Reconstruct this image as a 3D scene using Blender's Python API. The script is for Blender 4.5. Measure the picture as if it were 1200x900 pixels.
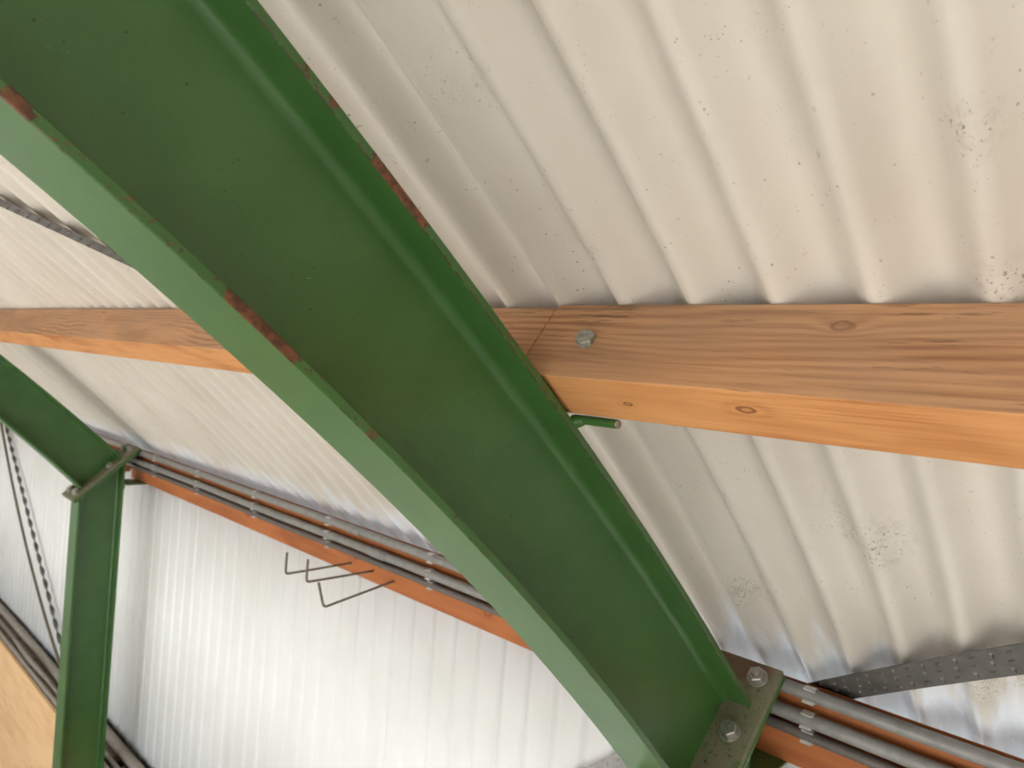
import bpy, math, random
from mathutils import Vector, Matrix
random.seed(7)
for o in list(bpy.data.objects):
    bpy.data.objects.remove(o, do_unlink=True)
SC = bpy.context.scene
COL = SC.collection
H = 3.6                      # eye height above the barn floor; all coordinates below are relative to the eye, z gets +H

# ------------------------------------------------------------------ camera
cd = bpy.data.cameras.new('camera')
cam = bpy.data.objects.new('camera', cd)
COL.objects.link(cam)
right = Vector((0.6887718, -0.72046105, 0.08080405))
down = Vector((0.04390556, -0.06979968, -0.99659435))
fwd = Vector((0.72364751, 0.68997383, -0.01644381))
cam.matrix_world = Matrix(((right.x, -down.x, -fwd.x, 0), (right.y, -down.y, -fwd.y, 0),
                           (right.z, -down.z, -fwd.z, H), (0, 0, 0, 1)))
cd.sensor_width = 36.0
cd.lens = 860.0 * 36.0 / 1200.0
cd.clip_start = 0.02
cd.dof.use_dof = True
cd.dof.focus_distance = 1.0
cd.dof.aperture_fstop = 7.0
SC.camera = cam

# ------------------------------------------------------------------ light
world = bpy.data.worlds.new('sky'); SC.world = world
world.use_nodes = True
bg = world.node_tree.nodes['Background']
bg.inputs['Color'].default_value = (0.80, 0.90, 1.0, 1)
bg.inputs['Strength'].default_value = 2.8
sd = bpy.data.lights.new('sun', 'SUN'); sd.energy = 14.0; sd.angle = 0.02; sd.color = (1.0, 0.99, 0.97)
sun = bpy.data.objects.new('sun', sd); COL.objects.link(sun)
sun_dir = Vector((math.cos(math.radians(36)), 0.05, -math.sin(math.radians(36))))
sun.rotation_euler = sun_dir.to_track_quat('-Z', 'Y').to_euler()
sun.location = (-20, 0, 16)
DOOR_Y0, DOOR_Y1, DOOR_TOP = -5.6, 8.0, 0.2  # unseen doorway, extent set by the daylight and floor bounce wanted
pd = bpy.data.lights.new('door_daylight', 'AREA'); pd.shape = 'RECTANGLE'
pd.size = DOOR_Y1 - DOOR_Y0; pd.size_y = 3.6 + DOOR_TOP; pd.cycles.is_portal = True
portal = bpy.data.objects.new('door_daylight', pd); COL.objects.link(portal)
portal.location = (-7.05, (DOOR_Y0 + DOOR_Y1) / 2, (3.6 + DOOR_TOP) / 2)
portal.rotation_euler = Vector((1, 0, 0)).to_track_quat('-Z', 'Z').to_euler()
SC.view_settings.view_transform = 'Standard'
SC.view_settings.look = 'None'
SC.view_settings.gamma = 1.0
SC.view_settings.use_curve_mapping = False
SC.view_settings.exposure = 0.24

# ------------------------------------------------------------------ node helpers
def srgb(r, g, b):
    f = lambda c: (c / 255 / 12.92) if c / 255 <= 0.04045 else ((c / 255 + 0.055) / 1.055) ** 2.4
    return (f(r), f(g), f(b), 1)

class N:
    """tiny wrapper for writing node graphs"""
    def __init__(s, name, rough=0.5, metal=0.0, spec=0.5):
        s.m = bpy.data.materials.new(name); s.m.use_nodes = True
        s.t = s.m.node_tree; s.b = s.t.nodes['Principled BSDF']
        s.b.inputs['Roughness'].default_value = rough
        s.b.inputs['Metallic'].default_value = metal
        s.b.inputs['Specular IOR Level'].default_value = spec
        s.obj = s.t.nodes.new('ShaderNodeTexCoord').outputs['Object']
        s.world = s.t.nodes.new('ShaderNodeNewGeometry').outputs['Position']
    def link(s, a, b): s.t.links.new(a, b)
    def put(s, sock, v):
        if isinstance(v, bpy.types.NodeSocket): s.link(v, sock)
        else: sock.default_value = v
    def scale(s, co, sc, off=(0, 0, 0)):
        n = s.t.nodes.new('ShaderNodeMapping'); s.link(co, n.inputs['Vector'])
        n.inputs['Scale'].default_value = sc; n.inputs['Location'].default_value = off
        return n.outputs[0]
    def noise(s, co, sc, detail=3, rough=0.55, dist=0.0):
        n = s.t.nodes.new('ShaderNodeTexNoise'); s.link(co, n.inputs['Vector'])
        n.inputs['Scale'].default_value = sc; n.inputs['Detail'].default_value = detail
        n.inputs['Roughness'].default_value = rough; n.inputs['Distortion'].default_value = dist
        return n.outputs['Fac']
    def voro(s, co, sc, rnd=1.0):
        n = s.t.nodes.new('ShaderNodeTexVoronoi'); s.link(co, n.inputs['Vector'])
        n.inputs['Scale'].default_value = sc; n.inputs['Randomness'].default_value = rnd
        return n.outputs['Distance']
    def math(s, op, a, b=0.0, clamp=False):
        n = s.t.nodes.new('ShaderNodeMath'); n.operation = op; n.use_clamp = clamp
        s.put(n.inputs[0], a); s.put(n.inputs[1], b); return n.outputs[0]
    def ramp(s, v, lo, hi):            # smooth 0..1 between lo and hi
        n = s.t.nodes.new('ShaderNodeMapRange'); n.interpolation_type = 'SMOOTHSTEP'
        s.put(n.inputs['Value'], v)
        n.inputs['From Min'].default_value = lo; n.inputs['From Max'].default_value = hi
        return n.outputs[0]
    def mix(s, f, a, b):
        n = s.t.nodes.new('ShaderNodeMix'); n.data_type = 'RGBA'
        s.put(n.inputs[0], f); s.put(n.inputs[6], a); s.put(n.inputs[7], b); return n.outputs[2]
    def sep(s, co):
        n = s.t.nodes.new('ShaderNodeSeparateXYZ'); s.link(co, n.inputs[0]); return n.outputs
    def dist(s, co, p, sc=(1, 1, 1)):  # length((co - p) * sc)
        a = s.t.nodes.new('ShaderNodeVectorMath'); a.operation = 'SUBTRACT'
        s.link(co, a.inputs[0]); a.inputs[1].default_value = p
        b = s.t.nodes.new('ShaderNodeVectorMath'); b.operation = 'MULTIPLY'
        s.link(a.outputs[0], b.inputs[0]); b.inputs[1].default_value = sc
        c = s.t.nodes.new('ShaderNodeVectorMath'); c.operation = 'LENGTH'
        s.link(b.outputs[0], c.inputs[0]); return c.outputs['Value']
    def bump(s, h, strength=0.3, d=0.002):
        n = s.t.nodes.new('ShaderNodeBump'); n.inputs['Strength'].default_value = strength
        n.inputs['Distance'].default_value = d; s.link(h, n.inputs['Height'])
        s.link(n.outputs[0], s.b.inputs['Normal'])
    def color(s, c): s.put(s.b.inputs['Base Color'], c); return s

def W3(x, y, z): return (x, y, z + H)

# ------------------------------------------------------------------ materials
GREEN = srgb(84, 128, 78)
def green_paint(name, rust_edges=False, dust=0.0):
    m = N(name, rough=0.34, spec=0.55)
    co = m.world
    base = m.mix(m.ramp(m.noise(co, 9, 4), 0.3, 0.75), srgb(58, 97, 45), srgb(66, 105, 51))
    chip = m.ramp(m.noise(co, 170, 2), 0.735, 0.76)           # little dark chips
    base = m.mix(chip, base, srgb(40, 48, 30))
    sc = m.ramp(m.noise(m.scale(co, (40, 40, 260)), 1.0, 3), 0.74, 0.78)
    base = m.mix(m.math('MULTIPLY', sc, 0.45), base, srgb(150, 178, 140))
    if rust_edges:
        y = m.sep(co)[1]
        edge = m.math('LESS_THAN', y, 0.6515)
        rustc = m.mix(m.ramp(m.noise(co, 130, 4), 0.35, 0.65), srgb(70, 42, 26), srgb(122, 74, 46))
        for (c, lo, hi, th) in (((-5.632, -8.093), 10.297 - 0.0116, 10.297 - 0.0101, 0.42), ((-4.162, -6.081), 7.577 - 0.0008, 7.577 + 0.0012, 0.56)):
            rad = m.dist(co, W3(c[0], 0, c[1]), (1, 0, 1))       # chipped paint line along the arris
            ln = m.math('MULTIPLY', m.math('GREATER_THAN', rad, lo), m.math('LESS_THAN', rad, hi))
            ln = m.math('MULTIPLY', m.math('MULTIPLY', ln, edge), m.ramp(m.noise(co, 70, 4, 0.7), th, th + 0.05))
            base = m.mix(m.math('MULTIPLY', ln, 0.85), base, srgb(58, 44, 28))
        spots = m.math('MULTIPLY', m.ramp(m.math('ADD', m.noise(co, 150, 5, 0.7), m.math('MULTIPLY', m.noise(co, 14, 3), 0.35)), 0.775, 0.80), edge)
        base = m.mix(spots, base, rustc)
        for p, l in (((0.488, 0.65, 0.189), 0.050), ((0.345, 0.65, 0.035), 0.050), ((0.13, 0.65, 0.163), 0.014), ((0.398, 0.65, 0.256), 0.009)):
            d = m.dist(co, W3(*p))
            d = m.math('ADD', d, m.math('MULTIPLY', m.math('SUBTRACT', m.noise(co, 160, 4), 0.5), 0.03))
            base = m.mix(m.math('MULTIPLY', m.math('LESS_THAN', d, l), edge), base, rustc)
    if dust:
        d = m.ramp(m.noise(co, 38, 5, 0.65), 0.22, 0.50)
        base = m.mix(m.math('MULTIPLY', d, dust), base, srgb(128, 116, 96))
        rb = m.math('ADD', m.dist(co, W3(1.56, 0.72, -0.585), (1, 0.7, 1)), m.math('MULTIPLY', m.noise(co, 60, 4), 0.06))
        base = m.mix(m.math('MULTIPLY', m.ramp(rb, 0.105, 0.075), 0.85), base, srgb(98, 70, 50))
        d2 = m.ramp(m.noise(co, 90, 4, 0.7), 0.60, 0.66)
        base = m.mix(d2, base, srgb(74, 50, 34))
        m.b.inputs['Roughness'].default_value = 0.7
    m.color(base)
    m.bump(m.noise(co, 220, 3), 0.12, 0.001)
    return m.m
M = {}
M['green'] = green_paint('green_paint')
M['green_edge'] = green_paint('green_paint_rust_specks', rust_edges=True)
M['green_dusty'] = green_paint('green_paint_dusty', dust=0.75)

def sheet(name, c0, c1, dirt=1.0, eave_glow_specks=False):
    m = N(name, rough=0.42, spec=0.4)
    co = m.world
    base = m.mix(m.ramp(m.noise(co, 2.2, 4), 0.3, 0.7), c0, c1)
    cl = m.ramp(m.noise(co, 5.0, 3), 0.38, 0.66)              # where the flyspecks gather
    spk = m.ramp(m.voro(co, 75), 0.16, 0.08)
    keep = m.ramp(m.noise(co, 48, 2), 0.52, 0.60)
    spk = m.math('MULTIPLY', m.math('MULTIPLY', spk, keep), m.math('MULTIPLY', cl, 0.85 * dirt))
    base = m.mix(spk, base, srgb(96, 88, 78))
    fine = m.math('MULTIPLY', m.ramp(m.voro(co, 210), 0.24, 0.12), m.ramp(m.noise(co, 70, 2), 0.54, 0.62))
    fine = m.math('MULTIPLY', fine, m.math('MULTIPLY', m.ramp(m.noise(co, 7.5, 4), 0.45, 0.66), 0.75 * dirt))
    base = m.mix(fine, base, srgb(88, 82, 74))
    if eave_glow_specks:                                             # flyspeck clusters seen on particular spots of the sheet
        loc = None
        for p, r in (((0.547, 0.643, 0.325), 0.07), ((0.763, 0.629, 0.162), 0.06), ((0.818, 0.148, 0.119), 0.05), ((1.24, 0.387, -0.23), 0.12),
                     ((1.46, 0.68, -0.43), 0.10), ((1.50, 0.25, -0.47), 0.16), ((0.68, 0.165, 0.226), 0.05)):
            q = m.ramp(m.dist(co, W3(*p)), r, r * 0.15); loc = q if loc is None else m.math('MAXIMUM', loc, q)
        v2 = m.math('ADD', m.noise(co, 165, 3, 0.65), m.math('MULTIPLY', loc, 0.07))
        base = m.mix(m.math('MULTIPLY', m.math('MULTIPLY', m.ramp(v2, 0.655, 0.70), loc), 0.8), base, srgb(92, 84, 74))
        base = m.mix(m.math('MULTIPLY', m.math('MULTIPLY', m.ramp(m.noise(co, 30, 5, 0.7), 0.45, 0.7), loc), 0.4), base, srgb(140, 128, 116))
    big = m.ramp(m.noise(co, 60, 4, 0.7), 0.66, 0.72)
    base = m.mix(m.math('MULTIPLY', big, m.math('MULTIPLY', cl, 0.6 * dirt)), base, srgb(120, 110, 98))
    film = m.ramp(m.noise(m.scale(co, (1.4, 5, 1.4)), 2.0, 4), 0.45, 0.75)
    base = m.mix(m.math('MULTIPLY', film, 0.20 * dirt), base, srgb(168, 156, 142))
    m.color(base)
    if eave_glow_specks:                                             # sheet tinted cool white near the eaves, painting in sky glow at the gap
        x = m.sep(co)[0]
        w = m.math('ADD', m.math('MULTIPLY', m.math('SUBTRACT', m.noise(m.scale(co, (4, 34, 4)), 1.0, 3), 0.5), 0.35), x)
        w = m.ramp(w, 1.53, 1.70)
        m.color(m.mix(w, base, srgb(222, 226, 232)))
        m.link(m.math('SUBTRACT', 0.42, m.math('MULTIPLY', w, 0.15)), m.b.inputs['Roughness'])
    return m.m
M['roof'] = sheet('cream_roof_sheet', srgb(212, 204, 192), srgb(205, 195, 182), 1.0, True)
M['wall'] = sheet('white_wall_sheet', srgb(240, 240, 238), srgb(234, 234, 231), 0.35)

def wood(name, light, dark, grain=1.0, knots=(), dust=None, streaks=0.0):
    m = N(name, rough=0.62, spec=0.25)
    co = m.world
    warp = m.noise(m.scale(co, (7, 1.4, 7)), 1.0, 2)
    xyz = m.sep(co)
    depth = m.math('ADD', m.math('MULTIPLY', xyz[0], 0.62), m.math('MULTIPLY', xyz[2], 1.0))
    v = m.math('ADD', m.math('MULTIPLY', depth, 150 * grain), m.math('MULTIPLY', warp, 22 + 6 * grain))
    knotmask = None
    for (p, r) in knots:
        d = m.dist(co, W3(*p), (1, 0.55, 1))
        pull = m.math('MULTIPLY', m.ramp(d, r * 3.0, 0.0), 5.0)
        v = m.math('ADD', v, pull)
        dk = m.math('ADD', d, m.math('MULTIPLY', m.noise(co, 90, 2), r * 0.5))
        k = m.math('MULTIPLY', m.ramp(dk, r * 1.25, r * 1.0), m.math('ADD', m.math('MULTIPLY', m.ramp(dk, r * 0.55, r * 0.85), 0.65), 0.35))
        knotmask = k if knotmask is None else m.math('MAXIMUM', knotmask, k)
    ring = m.math('ADD', m.math('MULTIPLY', m.math('SINE', v), 0.5), 0.5)
    fib = m.noise(m.scale(co, (260, 9, 260)), 1.0, 4)
    f = m.math('ADD', m.math('MULTIPLY', m.math('MULTIPLY', ring, m.ramp(m.noise(m.scale(co, (9, 1.6, 9)), 1.0, 2), 0.3, 0.7)), 0.45), m.math('MULTIPLY', fib, 0.8))
    col = m.mix(m.ramp(f, 0.30, 1.0), light, dark)
    tone = m.noise(m.scale(co, (18, 2.5, 18)), 1.0, 3)
    col = m.mix(m.math('MULTIPLY', m.ramp(tone, 0.45, 0.75), 0.55), col, dark)
    if streaks:
        s = m.ramp(m.noise(m.scale(co, (120, 7, 120)), 1.0, 4, 0.7), 0.62, 0.70)
        near = None
        for p, rr in (((0.818, 0.60, 0.090), 0.10), ((0.826, 0.20, 0.100), 0.10), ((0.812, 0.42, 0.085), 0.06)):
            q = m.ramp(m.dist(co, W3(*p), (2.6, 1, 2.6)), rr, rr * 0.3); near = q if near is None else m.math('MAXIMUM', near, q)
        st = m.math('ADD', m.noise(m.scale(co, (150, 11, 150)), 1.0, 4, 0.65), m.math('MULTIPLY', near, 0.12))
        s = m.math('MAXIMUM', s, m.math('MULTIPLY', m.ramp(st, 0.62, 0.72), near))
        col = m.mix(m.math('MULTIPLY', s, streaks), col, srgb(82, 46, 24))
    if knotmask is not None:
        col = m.mix(m.math('MULTIPLY', knotmask, 0.8), col, srgb(112, 62, 34))
    if dust is not None:
        d = m.ramp(m.noise(m.scale(co, (14, 5, 14)), 1.0, 4), 0.30, 0.70)
        col = m.mix(m.math('MULTIPLY', d, dust), col, srgb(154, 124, 98))  # patchy grey-brown tint mixed over the grain
    m.color(col)
    m.bump(f, 0.25, 0.0012)
    return m.m
M['pine'] = wood('orange_pine', srgb(206, 146, 92), srgb(160, 96, 50), 1.1,
                 (((0.773, 0.374, -0.021), 0.0075), ((0.783, 0.540, -0.029), 0.005)))
M['pine_brown'] = wood('brown_pine', srgb(190, 142, 102), srgb(138, 90, 58), 2.6,
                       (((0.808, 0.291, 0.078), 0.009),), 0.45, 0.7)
M['eave_wood'] = wood('eaves_pine', srgb(174, 104, 58), srgb(146, 82, 42), 0.25,
                      (((1.6, 1.55, -0.74), 0.012), ((1.6, 2.25, -0.73), 0.012), ((1.6, 1.15, -0.75), 0.014), ((1.6, 3.1, -0.74), 0.010)))
M['ply'] = wood('plywood', srgb(240, 200, 152), srgb(224, 178, 128), 0.12)

def plain(name, c, rough=0.5, metal=0.0, var=0.12, sc=40, spec=0.5, bump=0.0):
    m = N(name, rough, metal, spec)
    dk = tuple(x * (1 - var * 2) for x in c[:3]) + (1,)
    m.color(m.mix(m.ramp(m.noise(m.world, sc, 4), 0.35, 0.7), c, dk))
    if bump: m.bump(m.noise(m.world, sc * 3, 3), bump, 0.001)
    return m.m
M['conduit'] = plain('grey_conduit', srgb(134, 131, 126), 0.4, 0, 0.10)
M['conduit_dark'] = plain('dark_grey_conduit', srgb(96, 88, 82), 0.5, 0, 0.10)
M['clip'] = plain('pale_plastic', srgb(206, 203, 198), 0.4)
M['zinc'] = plain('zinc_plate', srgb(176, 172, 162), 0.38, 0.75, 0.15, 120, 0.5, 0.3)
M['zinc_rough'] = plain('hot_dip_zinc', srgb(158, 156, 142), 0.55, 0.35, 0.18, 150, 0.5, 0.8)
M['strap'] = plain('galvanised_strap', srgb(98, 94, 89), 0.42, 0.25, 0.14, 30)
M['strap_pale'] = plain('pale_galvanised_strap', srgb(150, 148, 144), 0.5, 0.25, 0.14, 30)
M['wire'] = plain('dull_steel_wire', srgb(120, 108, 92), 0.45, 0.4)
M['cable'] = plain('grey_cable', srgb(160, 150, 140), 0.6)
M['ledge'] = plain('dusty_ledge', srgb(150, 138, 124), 0.85, 0, 0.2, 12)
M['cut'] = plain('bare_cut_steel', srgb(172, 150, 128), 0.6, 0.3, 0.2, 200)
M['floor'] = plain('concrete_floor', srgb(188, 184, 178), 0.9, 0, 0.06, 3)
M['ground'] = plain('gravel_yard', srgb(222, 218, 210), 0.95, 0, 0.1, 6)

# ------------------------------------------------------------------ mesh helpers
class MB:
    def __init__(s): s.v = []; s.f = []; s.mi = []
    def quadgrid(s, rows, closed=False, mi=0):
        b = len(s.v); n = len(rows[0])
        for r in rows: s.v += [tuple(p) for p in r]
        for i in range(len(rows) - 1):
            for j in range(n if closed else n - 1):
                k = (j + 1) % n
                s.f.append((b + i * n + j, b + i * n + k, b + (i + 1) * n + k, b + (i + 1) * n + j)); s.mi.append(mi)
        return b
    def cap(s, idx, mi=0): s.f.append(tuple(idx)); s.mi.append(mi)
    def loft(s, rows, mi=0):           # closed rings, capped
        b = s.quadgrid(rows, True, mi); n = len(rows[0])
        s.cap(range(b + n - 1, b - 1, -1), mi); s.cap(range(b + (len(rows) - 1) * n, b + len(rows) * n), mi)
    def box(s, o, a, b, c, mi=0):      # corner o, edge vectors a, b, c
        o, a, b, c = map(Vector, (o, a, b, c))
        s.loft([[o, o + a, o + a + b, o + b], [o + c, o + a + c, o + a + b + c, o + b + c]], mi)
    def tube(s, pts, r, n=10, mi=0):
        pts = [Vector(p) for p in pts]; rows = []; up = None
        for i, p in enumerate(pts):
            t = (pts[min(i + 1, len(pts) - 1)] - pts[max(i - 1, 0)]).normalized()
            if up is None:
                up = t.orthogonal().normalized()
            up = (up - t * up.dot(t)).normalized(); w = t.cross(up)
            rr = r[i] if isinstance(r, (list, tuple)) else r
            rows.append([p + up * rr * math.cos(2 * math.pi * k / n) + w * rr * math.sin(2 * math.pi * k / n) for k in range(n)])
        s.loft(rows, mi)
    def prism(s, c, axis, r, h, n=6, rot=0.0, r2=None):
        axis = Vector(axis).normalized(); u = axis.orthogonal().normalized(); w = axis.cross(u); c = Vector(c)
        ring = lambda rr, hh: [c + axis * hh + u * rr * math.cos(rot + 2 * math.pi * k / n) + w * rr * math.sin(rot + 2 * math.pi * k / n) for k in range(n)]
        s.loft([ring(r, 0), ring(r, h * 0.82), ring(r2 or r * 0.9, h)])

def link(name, o): COL.objects.link(o); return o
def thing(name, label, cat, at, group=None):
    o = bpy.data.objects.new(name, None); COL.objects.link(o)
    o.empty_display_size = 0.1
    o.location = W3(*at); o['label'] = label; o['category'] = cat
    if group: o['group'] = group
    return o
def base_of(root):
    p = root
    while p.parent: p = p.parent
    return Vector(p.location) - Vector((0, 0, H))
def mesh(name, mb, mats, parent=None, at=None, smooth=None, bevel=0.0, label=None, cat=None, group=None, kind=None):
    o0 = base_of(parent) if parent else Vector(at or (0, 0, 0))
    me = bpy.data.meshes.new(name)
    me.from_pydata([tuple(Vector(p) - o0) for p in mb.v], [], mb.f)
    for k in (mats if isinstance(mats, (list, tuple)) else [mats]): me.materials.append(M[k])
    me.polygons.foreach_set('material_index', mb.mi)
    import bmesh
    bm = bmesh.new(); bm.from_mesh(me); bmesh.ops.recalc_face_normals(bm, faces=bm.faces); bm.to_mesh(me); bm.free()
    if smooth is not None:
        me.polygons.foreach_set('use_smooth', [True] * len(me.polygons))
        me.set_sharp_from_angle(angle=math.radians(smooth))
    me.update()
    o = bpy.data.objects.new(name, me); COL.objects.link(o)
    if parent: o.parent = parent
    else: o.location = W3(*o0)
    if bevel:
        b = o.modifiers.new('bevel', 'BEVEL'); b.width = bevel; b.segments = 2; b.limit_method = 'ANGLE'; b.angle_limit = math.radians(50)
    if label: o['label'] = label
    if cat: o['category'] = cat
    if group: o['group'] = group
    if kind: o['kind'] = kind
    return o
def dup(root, shift, label, group=None):
    r = root.copy(); COL.objects.link(r); r.location = Vector(root.location) + Vector(shift); r['label'] = label
    if group: r['group'] = group
    for ch in list(root.children):
        c = ch.copy(); COL.objects.link(c); c.parent = r
        for g in list(ch.children):
            d = g.copy(); COL.objects.link(d); d.parent = c
    return r

# ------------------------------------------------------------------ frame geometry (outer curve of the rafters)
CX, CZ, RT = -5.632, -8.093, 10.297
BX, BZ, RB = -4.162, -6.081, 7.577           # inner curve
BAY = 3.71
FY0, FY1 = 0.65, 0.7735                      # flange edges of the near frame
WY = 0.5 * (FY0 + FY1)
P0 = Vector((1.557, 0, -0.588)); PE = Vector((-0.758, 0, -0.652)).normalized(); PM = Vector((0.652, 0, -0.758)).normalized()
def arc(x, off=0.0):
    s = (x - CX) / (RT + off); z = math.sqrt(max(0, 1 - s * s))
    return Vector((CX + (RT + off) * s, 0, CZ + (RT + off) * z)), Vector((s, 0, z))
def depth(x):
    x = max(x, 0.0); T, n = arc(x); v = Vector((T.x - BX, 0, T.z - BZ)); b = v.dot(n)
    return b - math.sqrt(b * b - (v.dot(v) - RB * RB))
x_end = 1.2
for _ in range(60):                          # where the outer curve meets the end plate
    T, n = arc(x_end); x_end += 0.4 * (P0 - T).dot(PM)
PITCH = 0.110; WAVE = 0.039; ROOF_OFF = 0.1446; Y_RIB = 0.047
def wave(y):                                 # narrow rounded crests towards the room, wide troughs
    q = math.sin(math.pi * (y - Y_RIB) / PITCH)
    return WAVE * (math.sqrt(q * q + 0.07) - math.sqrt(0.07)) / (math.sqrt(1.07) - math.sqrt(0.07))

# ------------------------------------------------------------------ the setting
# roof sheet: corrugations run down the slope
mb = MB(); rows = []
NY = int((10.0 + 6.0) / PITCH * 14)
a0, a1 = math.asin((-7.0 - CX) / RT), math.asin((1.93 - CX) / (RT + ROOF_OFF))
NA = 46
for j in range(NA + 1):
    a = a0 + (a1 - a0) * j / NA; s, c = math.sin(a), math.cos(a); row = []
    for i in range(NY + 1):
        y = -6.0 + 16.0 * i / NY; r = RT + ROOF_OFF + wave(y)
        row.append((CX + r * s, y, CZ + r * c))
    rows.append(row)
mb.quadgrid(rows)
roof = mesh('ceiling', mb, 'roof', at=(-3, 2, 1.5), smooth=60, kind='structure')
so = roof.modifiers.new('thickness', 'SOLIDIFY'); so.thickness = 0.003; so.offset = 1 if False else -1

XW = 1.68                                    # inner side of the eaves wall sheet
mb = MB(); top, bot = [], []
for i in range(NY + 1):
    y = -6.0 + 16.0 * i / NY
    ph = abs(((y + 0.02) / 0.112) % 1.0 - 0.5); x = XW + 0.011 * max(0.0, min(1.0, (ph - 0.38) / 0.07)) - (0.005 if y > 7.2 else 0)
    bot.append((x, y, -2.43)); top.append((x, y, -0.715))
mb.quadgrid([bot, top])
wall = mesh('wall_right', mb, 'wall', at=(XW, 2, -2.43), smooth=60, kind='structure')
so = wall.modifiers.new('thickness', 'SOLIDIFY'); so.thickness = 0.003; so.offset = -1
# masonry foot of that wall, behind the plywood
mb = MB(); mb.box((1.69, -6, -3.6), (0.10, 0, 0), (0, 16, 0), (0, 0, 1.168)); mesh('wall_right_foot', mb, 'ledge', at=(1.7, 2, -3.6), kind='structure')
mb = MB(); mb.box((-7.0, -6, -3.75), (8.8, 0, 0), (0, 16, 0), (0, 0, 0.15)); mesh('floor', mb, 'floor', at=(-3, 2, -3.75), kind='structure')
mb = MB(); mb.box((-40, -30, -3.80), (80, 0, 0), (0, 70, 0), (0, 0, 0.04)); mesh('floor_yard', mb, 'ground', at=(0, 0, -3.8), kind='structure')
# gable walls and the far long wall; its unseen doorway is added to let daylight in
def gable(name, y, th):
    mb = MB(); ring = []
    n = 40
    xs = [-7.0 + (1.68 + 7.0) * i / n for i in range(n + 1)]
    lo = [(x, y, -3.6) for x in xs]; hi = [(x, y, arc(x, ROOF_OFF - 0.002)[0].z) for x in xs]
    lo2 = [(x, y + th, -3.6) for x in xs]; hi2 = [(x, y + th, arc(x, ROOF_OFF - 0.002)[0].z) for x in xs]
    mb.loft([list(t) for t in zip(lo, hi, hi2, lo2)])
    mesh(name, mb, 'wall', at=(-3, y, -3.6), kind='structure')
gable('wall_back', 9.9, 0.08); gable('wall_front', -6.0, 0.08)
zt = arc(-7.0, ROOF_OFF - 0.005)[0].z
mb = MB()
mb.box((-7.08, -6, -3.6), (0.08, 0, 0), (0, DOOR_Y0 + 6, 0), (0, 0, zt + 3.6))
mb.box((-7.08, DOOR_Y1, -3.6), (0.08, 0, 0), (0, 10 - DOOR_Y1, 0), (0, 0, zt + 3.6))
mb.box((-7.08, DOOR_Y0, DOOR_TOP), (0.08, 0, 0), (0, DOOR_Y1 - DOOR_Y0, 0), (0, 0, zt - DOOR_TOP))
mesh('wall_left', mb, 'wall', at=(-7, 2, -3.6), kind='structure')

# ------------------------------------------------------------------ steel rafter
TF, TW, FR = 0.0115, 0.007, 0.015
def stations():
    out = []; n = 90; a0 = math.asin((-6.9 - CX) / RT); a1 = math.asin((x_end - CX) / RT)
    for i in range(n):
        a = a0 + (a1 - a0) * (i / n) * 1.0
        x = CX + RT * math.sin(a); T, nn = arc(x); out.append((T, nn, depth(x)))
    T, nn = arc(x_end); e = -PE
    out.append((T, e, depth(x_end) / max(0.2, e.dot(nn))))
    return out
ST = stations()
def sweep(section, rows_mat=0):
    mb = MB(); rows = []
    for T, n, d in ST:
        rows.append([Vector((T.x, y, T.z)) - n * (o if o >= 0 else d + o) for (y, o) in section])
    mb.loft(rows, rows_mat); return mb
rafter = thing('steel_rafter', 'large dark green curved steel rafter crossing the whole picture in front', 'rafter', (x_end, WY, -0.66), 'green portal frame rafters')
mesh('flange', sweep([(FY0, 0), (FY1, 0), (FY1, TF), (FY0, TF)]), 'green_edge', rafter, smooth=40, bevel=0.0015)
mesh('flange', sweep([(FY0, -TF), (FY1, -TF), (FY1, -1e-9), (FY0, -1e-9)]), 'green_edge', rafter, smooth=40, bevel=0.0015)
sec = []
h = TW / 2
def fillet(side, topside):
    pts = []
    for k in range(6):
        t = math.radians(90 * k / 5)
        y = h + FR - FR * math.sin(t) if False else h + FR * (1 - math.sin(t)); o = FR * (1 - math.cos(t))
        pts.append((WY + side * y, (TF + o) if topside else -(TF + o)))
    return pts
A = fillet(-1, True); B_ = fillet(-1, False); C_ = fillet(1, False); D_ = fillet(1, True)
mesh('web', sweep(A + B_[::-1] + C_ + D_[::-1]), 'green', rafter, smooth=40)
def plate_mb(o0, th, length=0.425, y0=0.62, y1=0.8035):
    mb = MB(); o = Vector((P0.x, y0, P0.z)) + PM * o0
    mb.box(o, PE * length, (0, y1 - y0, 0), PM * th); return mb
mesh('end_plate', plate_mb(0, 0.015), 'green_dusty', rafter, bevel=0.003, label='dusty end plate of the rafter')
for (s, y) in ((0.036, 0.663), (0.036, 0.762), (0.170, 0.667), (0.170, 0.757), (0.378, 0.663), (0.378, 0.762)):
    c = P0 + PE * s; c.y = y; up = -PM
    mb = MB(); mb.prism(c, up, 0.0225, 0.004, 20, 0, 0.022)
    w = None
    b = MB(); b.prism(c + up * 0.004, up, 0.0185, 0.014, 6, random.random(), 0.0165)
    if s < 0.1: b.prism(c + up * 0.018, up, 0.0095, 0.009, 12)
    bo = mesh('bolt', b, 'zinc', rafter, label='zinc plated hexagon bolt head')
    mesh('washer', mb, 'zinc', bo)
mb = MB(); mb.tube([(0.823, 0.655, -0.0595), (0.823, 0.62, -0.0595), (0.823, 0.5815, -0.0595)], [0.0066, 0.0066, 0.0064], 14)
ps = mesh('purlin_stop', mb, 'green', rafter, smooth=40, label='round green bar stub under the purlin')
mb = MB(); mb.tube([(0.823, 0.5817, -0.0595), (0.823, 0.5785, -0.0595)], [0.0062, 0.0056], 14)
mesh('cut_end', mb, 'cut', ps, label='bare cut end of the bar')

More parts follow.
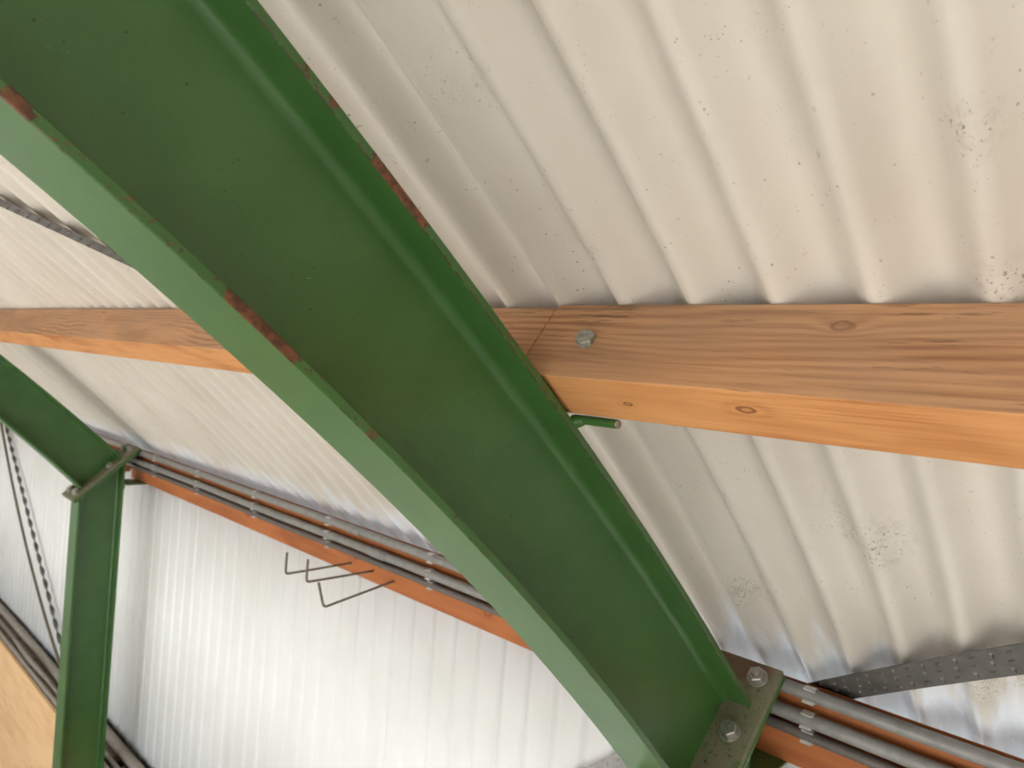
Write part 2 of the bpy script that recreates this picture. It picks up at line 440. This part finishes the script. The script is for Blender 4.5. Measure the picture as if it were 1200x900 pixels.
mb = MB(); mb.tube([(0.822, 0.657, -0.064), (0.823, 0.648, -0.062), (0.823, 0.638, -0.060)], [0.010, 0.0095, 0.0066], 12)
mesh('weld_bead', mb, 'green', ps, smooth=60)

# ------------------------------------------------------------------ steel column
CI, CO = 1.277, 1.503
column = thing('steel_column', 'green steel column at the lower right corner under the bolted plate', 'column', (1.39, WY, -3.6), 'green portal frame columns')
def ztop(x): return P0.z + (x - P0.x) * (PE.z / PE.x) - 0.0302 / abs(PM.z) 
def colbox(x0, x1, y0, y1):
    mb = MB()
    lo = [Vector((x0, y0, -3.6)), Vector((x1, y0, -3.6)), Vector((x1, y1, -3.6)), Vector((x0, y1, -3.6))]
    hi = [Vector((p.x, p.y, ztop(p.x))) for p in lo]
    mb.loft([lo, hi]); return mb
mesh('flange', colbox(CI, CI + TF, FY0, FY1), 'green', column, bevel=0.0015)
mesh('flange', colbox(CO - TF, CO, FY0, FY1), 'green', column, bevel=0.0015)
mb = MB(); ring = []
pts = []
for k in range(6): t = math.radians(90 * k / 5); pts.append((CI + TF + FR * (1 - math.cos(t)), WY - h - FR * (1 - math.sin(t))))
q = [(CO + CI - x, y) for x, y in pts[::-1]]
ringxy = pts + q; ringxy = ringxy + [(x, 2 * WY - y) for x, y in ringxy[::-1]]
mb.loft([[Vector((x, y, -3.6)) for x, y in ringxy], [Vector((x, y, ztop(x))) for x, y in ringxy]])
mesh('web', mb, 'green', column, smooth=40)
mesh('cap_plate', plate_mb(0.0152, 0.015), 'green', column, bevel=0.003)
for y in (0.663, 0.762):
    b = MB()
    for s in (0.036, 0.378):
        c = P0 + PE * s + PM * 0.0302; c.y = y
        b.prism(c, PM, 0.0155, 0.013, 6, 0.3)
    mesh('nut', b, 'zinc', column)
mb = MB()
mb.box((CO, 0.615, -0.804), (0.13, 0, 0), (0, 0.17, 0), (0, 0, 0.007)); mb.box((CO, 0.66, -0.830), (0.008, 0, 0), (0, 0.10, 0), (0, 0, 0.026))
mesh('beam_cleat', mb, 'green', column, bevel=0.002, label='green angle cleat carrying the eaves beam')
dup(rafter, (0, BAY, 0), 'smaller green steel rafter at the left edge in the far frame', 'green portal frame rafters')
dup(column, (0, BAY, 0), 'green steel column standing at the lower left in the far frame', 'green portal frame columns')

# ------------------------------------------------------------------ timber purlins
TS = Vector((0.79, 0, -0.613)).normalized(); NS = Vector((0.613, 0, 0.79)).normalized()
PC = Vector((0.747, 0, -0.001))
def purlin(y0, y1, drop, hgt, label):
    t = thing('timber_purlin', label, 'purlin', (0.78, y0, 0.0), 'timber purlins')
    mb = MB(); o = PC - NS * drop; r0 = []; r1 = []
    prof = [Vector(), TS * 0.083, TS * 0.083 + NS * hgt, NS * hgt]
    n = 24; rows = []
    for i in range(n + 1):
        y = y0 + (y1 - y0) * i / n
        rows.append([o + p + Vector((0, y, 0)) for p in prof])
    mb.loft(rows, 0)
    for k in range(n): mb.mi[k * 4 + 3] = 1          # darker brown pine on the face turned up the slope
    mesh('timber', mb, ['pine', 'pine_brown'], t, bevel=0.002)
    return t
pr = purlin(-5.9, 0.708, 0.0, 0.1335, 'timber purlin running to the right edge with a bolt head near its end')
pl = purlin(0.7095, BAY + 0.71, 0.002, 0.130, 'timber purlin running left behind the big rafter')
ax = Vector((-0.79, 0, 0.613)).normalized()
c = Vector((0.786, 0.617, 0.049))
tilt = (ax + Vector((0, -0.25, 0.12))).normalized()
b = MB(); b.prism(c + ax * 0.0005, tilt, 0.0145, 0.011, 6, 0.35, 0.0136)
bo = mesh('coach_bolt', b, 'zinc_rough', pr, bevel=0.001, label='rough galvanised bolt head')
w = MB(); w.prism(c - ax * 0.001, ax, 0.013, 0.003, 18); mesh('washer', w, 'zinc_rough', bo)

# ------------------------------------------------------------------ eaves beams
XB = 1.60
def eaves(y0, y1, label):
    mb = MB(); n = 8; rows = []
    for i in range(n + 1):
        y = y0 + (y1 - y0) * i / n
        rows.append([(XB, y, -0.797), (1.665, y, -0.797), (1.66, y, -0.652), (XB, y, -0.612)])
    mb.loft(rows); return mesh('eaves_beam', mb, 'eave_wood', None, at=(XB + 0.03, (y0 + y1) / 2, -0.797), bevel=0.003, label=label, cat='beam', group='orange eaves beams')
eaves(-5.9, 0.69, 'orange timber eaves beam in the lower right corner under two grey conduits')
eaves(0.72, BAY + 0.83, 'orange timber eaves beam between the two green frames with wire hooks')
eaves(BAY + 1.04, 9.88, 'orange timber eaves beam beyond the far green column')

# ------------------------------------------------------------------ conduits on the eaves beam
def conduit(x, z, r, mat, label, sleeves):
    t = thing('conduit', label, 'conduit', (x, 2, z - r), 'conduits along the eaves beam')
    mb = MB(); mb.tube([(x, -5.9 + 15.7 * i / 40, z + 0.0015 * math.sin(i * 1.9)) for i in range(41)], r, 14)
    mesh('pipe', mb, mat, t, smooth=40)
    for y in sleeves:
        mb = MB(); mb.tube([(x, y - 0.045, z), (x, y + 0.045, z)], r + 0.002, 14); mesh('sleeve', mb, mat, t, smooth=40)
    for y in (0.567, 1.80, 2.41, 3.00, 3.59, 4.14, -0.6, 5.2, 6.3):
        mb = MB(); rows = []
        for yy in (y - 0.012, y + 0.012):          # spring clip: grips the back of the pipe, two lips show in front
            outer = []; inner = []
            for k in range(17):
                a = math.radians(-138 + 276 * k / 16)
                lip = 0.006 if k in (0, 16) else 0.0
                outer.append((x + (r + 0.0022 + lip) * math.cos(a), yy, z + (r + 0.0022 + lip) * math.sin(a)))
                inner.append((x + (r + 0.0003) * math.cos(a), yy, z + (r + 0.0003) * math.sin(a)))
            rows.append(outer + inner[::-1])
        mb.loft(rows)
        mesh('saddle_clip', mb, 'clip', t)
    return t
conduit(1.580, -0.6265, 0.0145, 'conduit', 'topmost grey conduit along the eaves beam', (2.24,))
conduit(1.578, -0.679, 0.0155, 'conduit', 'middle grey conduit along the eaves beam', (2.08,))
conduit(1.586, -0.716, 0.0115, 'conduit_dark', 'lowest, darker and thinner conduit along the eaves beam', ())

# ------------------------------------------------------------------ wire hooks in the eaves beam
def hook(y, z, dx, dz, dy, tip, tdy, label):
    mb = MB(); x0 = XB - 0.0
    root = Vector((x0 + 0.02, y, z)); cor = Vector((x0 - dx, y + dy, z + dz)); end = cor + Vector((0.0, tdy, tip))
    a = (root - cor).normalized(); b_ = (end - cor).normalized(); pts = [root, root.lerp(cor, 0.5)]
    r = 0.014
    for k in range(7):
        t = k / 6; p = cor + a * r * (1 - t) ** 2 + b_ * r * t ** 2; pts.append(p)
    pts.append(end)
    mb.tube(pts, 0.0042, 8); mesh('wire_hook', mb, 'wire', None, at=(x0, y, z), smooth=50, label=label, cat='hook', group='wire hooks in the eaves beam')
XBF = XB / 1.675
hook(2.278, -0.760, 0.27, -0.003, 0.0, 0.075, 0.0, 'bent wire hook in the eaves beam, leftmost of the three and nearest the far column')
hook(2.141, -0.756, 0.27, 0.000, 0.0, 0.077, 0.0, 'bent wire hook in the eaves beam, middle of the three')
hook(2.015, -0.757, 0.265, -0.055, 0.02, 0.072, 0.04, 'bent wire hook sagging lowest from the eaves beam, rightmost of the three')

# ------------------------------------------------------------------ perforated wind brace straps
def strap(path, normal_f, width, side_f, label, mat, pip_rows=(-0.3, 0.0, 0.3), pitch=0.04, th=0.002):
    """path: function u in 0..1 -> point; flat strap with raised pips in staggered rows"""
    mb = MB(); n = 40; rows = []
    L = sum((path((i + 1) / n) - path(i / n)).length for i in range(n))
    for i in range(n + 1):
        u = i / n; p = path(u); nn = normal_f(p); t = (path(min(1, u + 0.01)) - path(max(0, u - 0.01))).normalized()
        s = t.cross(nn).normalized() * width / 2
        rows.append([p - s, p + s, p + s + nn * th, p - s + nn * th])
    mb.loft(rows)
    k = int(L / pitch)
    for i in range(k):
        for j, f in enumerate(pip_rows):
            u = (i + 0.5 + (j % 2) * 0.5) / (k + 1); p = path(u); nn = normal_f(p)
            t = (path(min(1, u + 0.01)) - path(max(0, u - 0.01))).normalized(); s = t.cross(nn).normalized()
            c = p + s * width * f; d = (t * 0.6 + s * 0.8) if (i + j) % 2 else t
            d.normalize(); e = d.cross(nn).normalized()
            a, b = d * 0.0075, e * 0.0034
            base = [c - a - b, c + a - b, c + a + b, c - a + b]
            tp = [c + (q - c) * 0.55 - nn * 0.003 for q in base]
            mb.loft([base, tp])
    m0 = path(0.5)
    return mesh('brace_strap', mb, mat, None, at=tuple(m0), smooth=30, label=label, cat='brace', group='galvanised wind brace straps')
def roof_path(x0, y0, x1, y1, off):
    def f(u):
        x = x0 + (x1 - x0) * u; p, n = arc(x, off); p = p.copy(); p.y = y0 + (y1 - y0) * u; return p
    return f
def roof_norm(p): 
    d = Vector((p.x - CX, 0, p.z - CZ)); return d.normalized()
strap(roof_path(1.655, 0.585, 0.98, -0.335, 0.118), roof_norm, 0.066, None, 'grey perforated strap under the roof sheet at the right edge above the conduits', 'strap')
strap(roof_path(0.700, 1.995, -0.40, 4.28, 0.125), roof_norm, 0.052, None, 'grey perforated strap under the roof sheet at the left edge above the purlin', 'strap')
strap(lambda u: Vector((1.655, 0.80 + 1.9 * u, -0.815 - 1.52 * u)), lambda p: Vector((1, 0, 0)), 0.075, None, 'pale perforated strap on the white wall at the bottom behind the big rafter', 'strap_pale')

# twisted strap and cable of the far wall bay
mb = MB(); rows = []; A0 = Vector((1.645, 7.80, -0.80)); A1 = Vector((1.645, 5.52, -2.36)); n = 240
t = (A1 - A0).normalized(); e1 = Vector((1, 0, 0)); e2 = t.cross(e1)
for i in range(n + 1):
    u = i / n; p = A0.lerp(A1, u); a = u * math.pi * 22
    w = (e1 * math.cos(a) + e2 * math.sin(a)) * 0.0145; v = (e2 * math.cos(a) - e1 * math.sin(a)) * 0.0025
    rows.append([p - w - v, p + w - v, p + w + v, p - w + v])
mb.loft(rows)
mesh('twisted_brace_strap', mb, 'strap', None, at=tuple(A0.lerp(A1, .5)), smooth=40, label='dark twisted steel strap slanting across the white wall left of the far column', cat='brace')
mb = MB(); pts = []
for i in range(21):
    u = i / 20; p = Vector((1.615, 7.80, -0.81)).lerp(Vector((1.615, 5.50, -2.35)), u); p.z -= 0.19 * 4 * u * (1 - u) * 0.75; pts.append(p)
mb.tube(pts, 0.010, 8)
mesh('brace_cable', mb, 'wire', None, at=tuple(pts[10]), smooth=50, label='thin straight steel cable beside the twisted strap on the white wall', cat='cable')

# ------------------------------------------------------------------ ledge, plywood and cables at the foot of the sheet wall
def bay_ledge(y0, y1, where):
    mb = MB(); mb.box((1.506, y0, -2.475), (0.1835, 0, 0), (0, y1 - y0, 0), (0, 0, 0.045))
    mesh('ledge_board', mb, 'ledge', None, at=(1.6, (y0 + y1) / 2, -2.475), bevel=0.003, label='dusty grey ledge board under the white wall ' + where, cat='ledge')
    mb = MB(); mb.box((1.488, y0, -3.6), (0.018, 0, 0), (0, y1 - y0, 0), (0, 0, 1.165))
    mesh('plywood_panel', mb, 'ply', None, at=(1.495, (y0 + y1) / 2, -3.6), bevel=0.002, label='orange plywood lining below the ledge ' + where, cat='panel')
bay_ledge(BAY + FY1 + 0.01, 9.88, 'left of the far column')
bay_ledge(FY1 + 0.01, BAY + FY0 - 0.01, 'right of the far column')
def cable(x, z, r, amp, ph, label, loop=None):
    mb = MB(); pts = []
    for i in range(121):
        y = 0.9 + (9.8 - 0.9) * i / 120
        dx = amp * math.sin(y * 2.1 + ph) + 0.4 * amp * math.sin(y * 5.3 + 2 * ph); dz = 0
        if loop:
            g = math.exp(-((y - loop[0]) / loop[1]) ** 2); dx += loop[2] * g; dz += loop[3] * g
        pts.append((x + dx, y, z + dz))
    mb.tube(pts, r, 8)
    mesh('cable', mb, 'cable', None, at=(x, 5, z - r), smooth=50, label=label, cat='cable', group='cables on the ledge')
cable(1.635, -2.398, 0.030, 0.004, 0.3, 'thickest grey cable on the ledge close to the white wall')
cable(1.566, -2.415, 0.014, 0.008, 1.1, 'looping grey cable sagging off the ledge left of the far column', (6.1, 0.35, -0.03, 0.03))
cable(1.520, -2.416, 0.013, 0.003, 2.7, 'grey cable lying along the front rim of the ledge')
